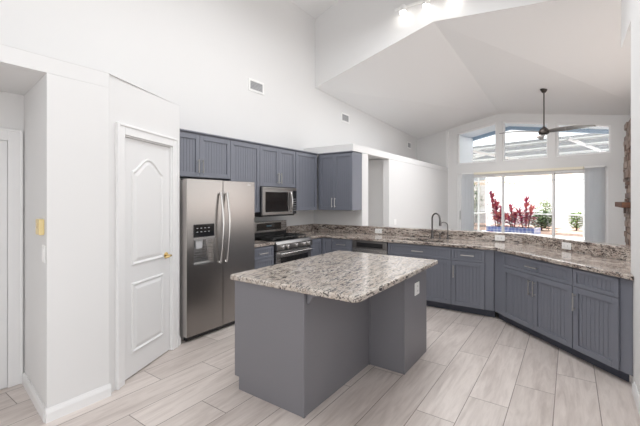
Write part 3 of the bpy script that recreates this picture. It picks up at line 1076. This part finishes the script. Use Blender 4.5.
# ================================================================= DISHWASHER
dw = thing('dishwasher', 'stainless dishwasher with dark pocket handle below the worktop', 'dishwasher', (-2.838, FY, 0), 0)
MB().box(0.005, 0.595, 0.012, 0.58, 0.105, 0.868).build('body', M['black'], dw)
dd = MB().box(0.003, 0.597, -0.022, 0.011, 0.11, 0.745).build('door', M['steelH'], dw, bevel=0.004)
mb = MB()
mb.box(0.003, 0.597, -0.022, 0.011, 0.838, 0.868)
mb.box(0.003, 0.075, -0.022, 0.011, 0.747, 0.838)
mb.box(0.525, 0.597, -0.022, 0.011, 0.747, 0.838)
mb.box(0.075, 0.525, -0.022, 0.011, 0.747, 0.765)
mb.build('control_strip', M['steeldark'], dw)
MB().box(0.076, 0.524, 0.004, 0.0105, 0.766, 0.837).build('pocket_handle', M['black'], dw)
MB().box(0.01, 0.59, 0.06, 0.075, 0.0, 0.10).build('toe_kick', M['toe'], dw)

# ================================================================= ISLAND
isl = thing('kitchen_island', 'slate grey kitchen island with speckled granite top and seating overhang', 'kitchen island', (-1.67, 2.75, 0))
ox, oy = 1.67, -2.75
mb = MB()
mb.box(-2.215 + ox, -1.525 + ox, 1.985 + oy, 3.53 + oy, 0.10, 0.873)
mb.box(-2.165 + ox, -1.525 + ox, 1.985 + oy, 3.53 + oy, 0.0, 0.10)
mb.box(-1.525 + ox, -1.185 + ox, 2.965 + oy, 3.53 + oy, 0.0, 0.873)
mb.build('base', M['isl'], isl)
mb = MB()
mb.prism_y([(-2.215 + ox, 0.10), (-2.165 + ox, 0.10), (-2.165 + ox, 0), (-1.525 + ox, 0), (-1.525 + ox, 0.872), (-2.215 + ox, 0.872)], 1.965 + oy, 1.9845 + oy)
mb.build('end_panel', M['isl'], isl)
MB().box(-1.5245 + ox, -1.514 + ox, 1.985 + oy, 2.963 + oy, 0, 0.872).build('side_panel', M['isl'], isl)
MB().box(-1.512 + ox, -1.1845 + ox, 2.952 + oy, 2.9645 + oy, 0, 0.872).build('end_panel', M['isl'], isl)
MB().box(-1.1845 + ox, -1.174 + ox, 2.97 + oy, 3.53 + oy, 0, 0.872).build('side_panel', M['isl'], isl)
for x0, x1, y0, y1 in ((-1.5245, -1.506, 1.958, 1.9845), (-1.5135, -1.498, 2.938, 2.9515), (-1.184, -1.169, 2.945, 2.9695)):
    MB().box(x0 + ox, x1 + ox, y0 + oy, y1 + oy, 0, 0.872).build('corner_moulding', M['isl'], isl, bevel=0.004)
# doors on the working side, facing the refrigerator
for k in range(3):
    y0 = 2.0 + k * 0.51
    mb = MB()
    mb.box(-2.233 + ox, -2.2155 + ox, y0 + oy, y0 + 0.06 + oy, 0.11, 0.86)
    mb.box(-2.233 + ox, -2.2155 + ox, y0 + 0.44 + oy, y0 + 0.50 + oy, 0.11, 0.86)
    mb.box(-2.233 + ox, -2.2155 + ox, y0 + 0.06 + oy, y0 + 0.44 + oy, 0.11, 0.17)
    mb.box(-2.233 + ox, -2.2155 + ox, y0 + 0.06 + oy, y0 + 0.44 + oy, 0.80, 0.86)
    mb.box(-2.224 + ox, -2.2155 + ox, y0 + 0.06 + oy, y0 + 0.44 + oy, 0.17, 0.80)
    mb.build('door', M['isl'], isl)
# corbel under the overhang
mb = MB().prism_y([(-1.505 + ox, 0.873), (-1.505 + ox, 0.79), (-1.488 + ox, 0.79), (-1.455 + ox, 0.845), (-1.40 + ox, 0.855), (-1.40 + ox, 0.873)], 1.99 + oy, 2.02 + oy)
mb.build('corbel', M['isl'], isl)


def rounded(x0, x1, y0, y1, rs):
    out = []
    for (cx, cy, a0), r in zip(((x1, y1, 0), (x0, y1, 90), (x0, y0, 180), (x1, y0, 270)), rs):
        sx_, sy_ = (1 if cx == x1 else -1), (1 if cy == y1 else -1)
        for i in range(9):
            a = R(a0 + 90 * i / 8)
            out.append((cx - sx_ * r + r * math.cos(a), cy - sy_ * r + r * math.sin(a)))
    return out


mb = MB().prism(rounded(-2.24 + ox, -1.07 + ox, 1.925 + oy, 3.585 + oy, (0.03, 0.03, 0.03, 0.055)), 0.8735, 0.915)
mb.build('granite_top', M['granI'], isl, bevel=0.012, seg=3)

# ================================================================= PLATES, VENTS
def plate(name, label, cat, loc, rot, w, h, kind, group=None):
    p = thing(name, label, cat, loc, rot, group)
    MB().box(-w / 2, w / 2, -0.007, -0.0005, -h / 2, h / 2).build('cover_plate', M['plastic'], p, bevel=0.002)
    if kind == 'outlet_h':
        for s in (-1, 1):
            sk_ = MB().box(s * 0.022 - 0.015, s * 0.022 + 0.015, -0.0095, -0.0072, -0.017, 0.017).build('socket', M['plastic'], p, bevel=0.003)
            for q in (0.005, -0.008):
                MB().box(s * 0.022 - 0.008, s * 0.022 + 0.006, -0.0105, -0.0097, q, q + 0.003).build('slot', M['slot'], sk_)
    elif kind == 'outlet_v':
        for s in (-1, 1):
            sk_ = MB().box(-0.017, 0.017, -0.0095, -0.0072, s * 0.022 - 0.015, s * 0.022 + 0.015).build('socket', M['plastic'], p, bevel=0.003)
            for q in (-0.008, 0.005):
                MB().box(q, q + 0.003, -0.0105, -0.0097, s * 0.022 - 0.006, s * 0.022 + 0.008).build('slot', M['slot'], sk_)
    else:
        MB().box(-0.017, 0.017, -0.011, -0.0072, -0.034, 0.034).build('rocker', M['plastic'], p, bevel=0.002)
    return p


OG = 0.602
plate('outlet', 'white outlet on the granite upstand above the dishwasher', 'outlet', (-2.68, 4.97 + OG, 0.972), 0, 0.125, 0.078, 'outlet_h')
plate('outlet', 'white outlet on the granite upstand near the peninsula bend', 'outlet', (-0.81, 4.97 + OG, 0.972), 0, 0.125, 0.078, 'outlet_h')
bx_, by_ = offs(OG)
t_ = 0.71
plate('outlet', 'white outlet on the angled granite upstand facing the right end', 'outlet', (bx_ + t_ * SQ, by_ - t_ * SQ, 0.972), R(-45), 0.125, 0.078, 'outlet_h')
plate('outlet', 'white outlet on the slate grey side of the island', 'outlet', (-1.1735, 3.25, 0.685), R(90), 0.115, 0.115, 'outlet_v')
plate('light_switch', 'white double switch plate on the wall past the hallway opening', 'switch', (CX, 7.02, 1.04), R(90), 0.12, 0.12, 'switch')
plate('light_switch', 'white rocker switch on the alcove side wall below the cream chime', 'switch', (-2.995, 0.9339, 1.14), math.atan2(-0.095, 0.80), 0.075, 0.118, 'switch')
ch = thing('thermostat', 'cream boxed thermostat on the alcove side wall above the switch', 'thermostat', (-3.04, 0.9392, 1.325), math.atan2(-0.095, 0.80))
MB().box(-0.055, 0.055, -0.032, -0.0005, -0.055, 0.055).build('housing', M['cream'], ch, bevel=0.006)
MB().box(-0.03, 0.03, -0.034, -0.0325, -0.01, 0.03).build('dial_window', M['brass'], ch)


def vent(label, loc, rot, w, h):
    v = thing('air_vent', label, 'vent', loc, rot, 'white wall vents high on the left wall')
    mb = MB()
    f = 0.03
    mb.box(-w / 2, -w / 2 + f, -0.012, -0.0005, -h / 2, h / 2)
    mb.box(w / 2 - f, w / 2, -0.012, -0.0005, -h / 2, h / 2)
    mb.box(-w / 2 + f, w / 2 - f, -0.012, -0.0005, h / 2 - f, h / 2)
    mb.box(-w / 2 + f, w / 2 - f, -0.012, -0.0005, -h / 2, -h / 2 + f)
    mb.build('frame', M['plastic'], v)
    MB().box(-w / 2 + f, w / 2 - f, -0.002, -0.0005, -h / 2 + f, h / 2 - f).build('backing', mat('vent_backing_grey', (0.30, 0.31, 0.33, 1), 0.8), v)
    mb = MB()
    n = int((h - 2 * f) / 0.02)
    for k in range(n):
        z = -h / 2 + f + (k + 0.5) * (h - 2 * f) / n
        mb.prism_x([(-0.011, z - 0.007), (-0.009, z - 0.008), (-0.003, z + 0.006), (-0.005, z + 0.007)], -w / 2 + f, w / 2 - f)
    mb.build('louvre', M['grey'], v)


vent('largest white wall vent, high above the refrigerator and range', (LX, 4.03, 3.29), R(90), 0.33, 0.19)
vent('white square wall vent above the plant shelf, just past the header wall', (LX, 6.75, 3.30), R(90), 0.33, 0.2)
vent('smallest far wall vent above the plant shelf near the end wall', (LX, 10.55, 3.17), R(90), 0.30, 0.2)

# ================================================================= TRACK LIGHT
tk = thing('track_light', 'white track light with round glowing heads on the header wall', 'track light', (-1.75, HY - 0.022, 4.68), 0)
MB().box(-0.65, 0.75, -0.03, -0.001, -0.016, 0.016).build('track', M['plastic'], tk)
for x, dz in ((-0.47, -0.09), (-0.09, -0.10), (0.30, -0.11)):
    hd = MB().tube([(x, -0.031, 0), (x, -0.075, 0), (x, -0.10, dz + 0.05)], 0.008, 8).build('arm', M['plastic'], tk, smooth=True)
    MB().lathe([(0.03, 0.075), (0.048, 0.05), (0.052, -0.03), (0.050, -0.032)], (x, -0.11, dz), 'z', 18).build('shade', M['plastic'], hd, smooth=True)
    MB().lathe([(0.048, -0.033), (0.05, -0.05), (0.035, -0.07), (0.01, -0.078)], (x, -0.11, dz), 'z', 18).build('bulb', M['bulb'], hd, smooth=True)

# ================================================================= CEILING FAN
FX, FYY, FZ = -0.436, 8.606, 2.90
cf = thing('ceiling_fan', 'dark bronze three blade ceiling fan on a long rod', 'ceiling fan', (FX, FYY, FZ))
MB().lathe([(0.012, 0.79), (0.035, 0.795), (0.07, 0.86), (0.075, 0.905), (0.05, 0.91)], (0, 0, 0), 'z', 20).build('canopy', M['bronze'], cf, smooth=True)
MB().tube([(0, 0, 0.06), (0, 0, 0.80)], 0.0125, 10).build('downrod', M['bronze'], cf, smooth=True)
MB().lathe([(0.02, 0.10), (0.035, 0.08), (0.075, 0.045), (0.10, 0.0), (0.095, -0.04), (0.06, -0.065), (0.01, -0.07)], (0, 0, 0), 'z', 24).build('motor', M['bronze'], cf, smooth=True)
for k in range(3):
    a = R(35) + R({0: -60, 1: 60, 2: 180}[k])
    mb = MB()
    N = 16
    top, bot = [], []
    for i in range(N + 1):
        t = i / N
        r = 0.07 + 0.83 * t
        wd = 0.05 + 0.045 * math.sin(math.pi * min(1, t * 1.1)) - 0.02 * t
        z = -0.005 + 0.03 * math.sin(t * 2.4) - 0.055 * t
        pitch = -0.32 * (1 - 0.35 * t)
        sweep = 0.04 * math.sin(math.pi * t)
        for lst, dz in ((top, 0.005), (bot, -0.005)):
            for sgn in (-1, 1):
                lx, ly = r, sweep + sgn * wd
                lst.append(mb.bm.verts.new((lx * math.cos(a) - ly * math.sin(a), lx * math.sin(a) + ly * math.cos(a), z + sgn * wd * pitch + dz)))
    for i in range(N):
        for l in (top, bot):
            mb.bm.faces.new((l[2 * i], l[2 * i + 1], l[2 * i + 3], l[2 * i + 2]))
        for s_ in (0, 1):
            mb.bm.faces.new((top[2 * i + s_], top[2 * i + 2 + s_], bot[2 * i + 2 + s_], bot[2 * i + s_]))
    mb.bm.faces.new((top[0], top[1], bot[1], bot[0]))
    mb.bm.faces.new((top[-2], top[-1], bot[-1], bot[-2]))
    mb.build('blade', M['blade'], cf, smooth=True)

# ================================================================= FIREPLACE
fp = thing('fireplace', 'stacked stone fireplace column at the right of the window wall', 'fireplace', (0.93, 9.05, 0))
mb = MB()
z = 0.0
rng = random.Random(3)
mb.box(0.04, 0.465, -0.72, 0.68, 0, 3.04)
while z < 3.04:
    h = rng.choice((0.07, 0.09, 0.11, 0.13))
    h = min(h, 3.05 - z)
    y = -0.74
    while y < 0.70:
        L = rng.uniform(0.16, 0.42)
        y1 = min(y + L, 0.70)
        d = rng.uniform(-0.02, 0.03)
        mb.box(d, 0.06, y + 0.004, y1 - 0.004, z + 0.004, z + h - 0.004)
        y = y1
    z += h
mb.build('stone_face', M['stone'], fp)
MB().box(-0.16, -0.025, -0.6, 0.62, 1.36, 1.46).build('mantel', M['wood'], fp, bevel=0.008)

# ================================================================= OUTDOORS
def wob(o, u=0, v=0, z=0):
    o.location = wpt(u, v, z)
    o.rotation_euler = (0, 0, WROT)
    return o


def outs(name, label, cat):
    t = thing(name, label, cat, WA, WROT)
    return t


o = wob(MB().box(-9, 12, 0.15, 7.6, -0.16, -0.02).build('pool_deck', M['deck']))
struct(o, 'white sunlit pool deck outside the sliding doors', 'deck')
o = wob(MB().box(-14, 18, 7.7, 13.05, -0.16, -0.035).build('mulch_bed', M['mulch']))
tag(o, 'red brown mulch bed between pool cage and white fence', 'mulch', kind='stuff')
o = wob(MB().box(3.6, 7.5, 3.0, 6.4, -0.018, 0.0).build('swimming_pool', M['water']))
tag(o, 'sliver of blue pool water at the right outside', 'pool')
fn = thing('garden_wall', 'tall white garden wall with grey base behind the mulch bed', 'wall', wpt(0, 13.2, -0.03), WROT)
MB().box(-14, 18, 0.0, 0.2, 0.80, 2.45).build('white_wall', M['fencew'], fn)
MB().box(-14, 18, -0.12, 0.32, 0.0, 0.80).build('grey_base', M['fenceg'], fn)

# lanai eave and side wall
ev = thing('roof_eave', 'white roof eave with blue light cast and slate fascia outside the transoms', 'eave', WA, WROT)
mb = MB()
ez = lambda u: 3.545 - (0.17 * (1.35 - u) if u < 1.35 else 0.19 * (u - 1.35))
for a, b in ((-0.6, 1.35), (1.35, 5.2)):
    mb.prism_y([(a, ez(a) + 0.10), (b, ez(b) + 0.10), (b, ez(b) + 0.18), (a, ez(a) + 0.18)], 0.15, 1.06)
mb.build('soffit', M['soffit'], ev)
mb = MB()
for a, b in ((-0.6, 1.35), (1.35, 5.2)):
    mb.prism_y([(a, ez(a)), (b, ez(b)), (b, ez(b) + 0.2), (a, ez(a) + 0.2)], 1.061, 1.14)
mb.build('fascia', M['fascia'], ev)
o = wob(MB().box(0.10, 0.26, 0.15, 1.05, -0.02, 3.42).build('wall_outside', M['soffit']))
struct(o, 'white outside wall with blue light cast left of the sliding doors', 'wall')

# pool cage
pc = thing('pool_enclosure', 'white framed screen enclosure over the pool deck', 'pool enclosure', wpt(0, 0, -0.02), WROT)
CW = 0.045
def bar(a, b, w=CW, name='beam'):
    return MB().tube([a, b], w, 4).build(name, M['frame'], pc)


CU0, CU1, CV, CZ = -2.15, 8.0, 7.6, 3.15
for u in (CU0, 1.72, 4.55, CU1):
    bar((u, CV, 0), (u, CV, CZ), name='post')
for v in (1.2, 3.4, 5.8, 6.65):
    bar((CU0, v, 0), (CU0, v, CZ), name='post')
for z, r in ((0.88, 0.03), (2.35, 0.03), (CZ, 0.05)):
    bar((CU0, CV, z), (CU1, CV, z), r, 'rail')
    bar((CU0, 1.15, z), (CU0, CV, z), r, 'rail')
for v in (1.5, 2.9, 4.8):
    bar((CU0, v, CZ), (CU1, v, CZ), 0.038, 'purlin')
for u in (-0.1, 2.75, 5.0, 7.0):
    bar((u, 1.15, CZ), (u, CV, CZ), 0.055, 'rafter')
bar((CU0, 4.8, CZ), (-0.1, 2.9, CZ), 0.038, 'brace')
MB().box(CU0 + 0.06, CU1, 1.16, CV - 0.06, CZ + 0.055, CZ + 0.057).build('roof_screen', M['screen'], pc)
MB().box(CU0 - 0.056, CU0 - 0.054, 1.16, CV - 0.06, 0.02, CZ - 0.06).build('side_screen', M['screen_side'], pc)

# planter with red cordylines
pl = thing('planter', 'raised planter faced with blue mosaic tile beyond the glass', 'planter', wpt(0.87, 2.3, -0.02), WROT)
mb = MB()
mb.box(-0.75, 0.72, 0, 0.06, 0, 0.62)
mb.box(-0.75, 0.72, 0.54, 0.60, 0, 0.62)
mb.box(-0.75, -0.69, 0.06, 0.54, 0, 0.62)
mb.box(0.66, 0.72, 0.06, 0.54, 0, 0.62)
mb.build('tiled_wall', M['tile'], pl)
MB().box(-0.69, 0.66, 0.06, 0.54, 0.0, 0.52).build('soil', M['mulch'], pl)


def leaf(mb, base, az, el, L, w, droop):
    d = Vector((math.cos(az) * math.cos(el), math.sin(az) * math.cos(el), math.sin(el)))
    side = Vector((-math.sin(az), math.cos(az), 0))
    N = 4
    prev = None
    for i in range(N + 1):
        t = i / N
        p = Vector(base) + d * L * t - Vector((0, 0, droop * L * t * t))
        hw = w * math.sin(math.pi * (0.12 + 0.88 * t) ** 0.8) if t < 1 else 0.001
        a, b = mb.bm.verts.new(p + side * hw + Vector((0, 0, hw * .35))), mb.bm.verts.new(p - side * hw + Vector((0, 0, hw * .35)))
        c = mb.bm.verts.new(p)
        if prev:
            mb.bm.faces.new((prev[0], prev[2], c, a))
            mb.bm.faces.new((prev[2], prev[1], b, c))
        prev = (a, b, c)


def cordyline(u, v, heights, label, seed):
    rg_ = random.Random(seed)
    base = wpt(u, v, 0.501)
    c = thing('cordyline_plant', label, 'plant', base, WROT, 'crimson cordylines in the tiled planter')
    st = MB()
    fo = MB()
    for (dx, dy, h) in heights:
        st.tube([(dx * 0.3, dy * 0.3, 0), (dx, dy, h)], [0.018, 0.010], 6)
        k0 = max(0.08, h * 0.35)
        n = int(95 * (h - k0)) + 22
        for i in range(n):
            t = i / n
            z = k0 + (h - k0) * t
            leaf(fo, (dx * z / h, dy * z / h, z), rg_.uniform(0, 6.28), R(5 + 60 * t + rg_.uniform(-15, 15)), rg_.uniform(0.22, 0.38), rg_.uniform(0.020, 0.032), 0.30)
    st.build('stem', M['stem'], c)
    fo.build('foliage', M['leafr'], c)


cordyline(0.42, 2.6, [(-0.28, 0, 1.15), (-0.12, 0.05, 0.85), (0.10, -0.06, 0.66), (-0.02, -0.1, 0.45), (0.22, 0.05, 0.42)], 'tall crimson cordyline at the left end of the tiled planter', 1)
cordyline(0.86, 2.62, [(-0.06, 0, 0.72), (0.08, 0.05, 0.42), (-0.12, -0.05, 0.36)], 'short crimson cordyline in the middle of the tiled planter', 2)
cordyline(1.24, 2.6, [(0.04, 0, 0.98), (-0.22, 0.06, 0.6), (0.22, -0.06, 0.68), (0.02, 0.06, 0.4)], 'crimson cordyline at the right end of the tiled planter', 3)


def shrub(name, label, u, v, w, h, m, seed, z0=-0.015, n=420, group=None, ls=0.14):
    rg_ = random.Random(seed)
    s = thing(name, label, 'shrub', wpt(u, v, z0), WROT, group)
    MB().tube([(0, 0, 0), (0.02, 0, h * 0.5), (0, 0.03, h * 0.8)], [0.04, 0.03, 0.01], 6).build('stem', M['stem'], s)
    fo = MB()
    for i in range(n):
        a, b, r = rg_.uniform(0, 6.28), rg_.uniform(-1, 1), rg_.random() ** 0.4
        k = math.sqrt(1 - b * b)
        p = (w / 2 * r * k * math.cos(a), w / 2 * r * k * math.sin(a), h * 0.50 + h * 0.50 * r * b)
        leaf(fo, p, a + rg_.uniform(-0.8, 0.8), R(rg_.uniform(-10, 60)), ls * rg_.uniform(0.7, 1.3), ls * 0.22, 0.3)
    fo.build('foliage', m, s)
    return s


shrub('garden_shrub', 'dark green rounded shrub on the mulch right of the planter', -0.42, 9.6, 1.0, 0.95, M['leafd'], 11, n=900)
shrub('garden_shrub', 'taller pale green shrub behind the dark rounded one', -0.75, 11.2, 0.9, 1.6, M['leafg'], 12, n=700)
shrub('garden_shrub', 'pale green shrub at the right behind the stacked blind', 0.72, 10.8, 0.6, 0.95, M['leafg'], 13)
for k, (u, w, h) in enumerate(((-8.6, 1.9, 3.0), (-6.2, 1.9, 2.8), (-3.8, 1.9, 3.0), (-1.4, 1.9, 2.7), (1.0, 1.9, 2.8))):
    shrub('hedge_shrub', 'yellow green shrub showing over the top of the white garden wall', u, 14.9, w, h, M['leafg'], 30 + k, -0.205, 500,
          'shrubs behind the white garden wall', 0.2)
for k, (u, v, lab) in enumerate(((-3.4, 6.6, 'dark shrub outside the screened left side, nearest the house'), (-4.2, 10.0, 'dark shrub outside the screened left side, farther from the house'))):
    shrub('screening_shrub', lab, u, v, 1.5, 2.6, M['leafg'], 50 + k, -0.02, 600, None, 0.2)

# neighbouring house
nh = thing('neighbour_house', 'pale neighbouring house with tan roof behind the garden wall', 'house', wpt(-6.5, 26, -0.2), WROT)
MB().box(-7, 7, 0, 8, 0, 2.9).build('wall', M['fencew'], nh)
mb = MB().poly([(-7.6, -0.6, 2.9), (7.6, -0.6, 2.9), (7.6, 8.6, 2.9), (-7.6, 8.6, 2.9), (-3.2, 4, 4.3), (3.2, 4, 4.3)],
               [(0, 1, 5, 4), (1, 2, 5), (2, 3, 4, 5), (3, 0, 4), (0, 3, 2, 1)])
mb.build('roof', M['rooft'], nh)
o = MB().box(-60, 60, 11.6, 90, -0.5, -0.21).build('ground', M['deck'])
struct(o, 'pale ground beyond the house', 'ground')
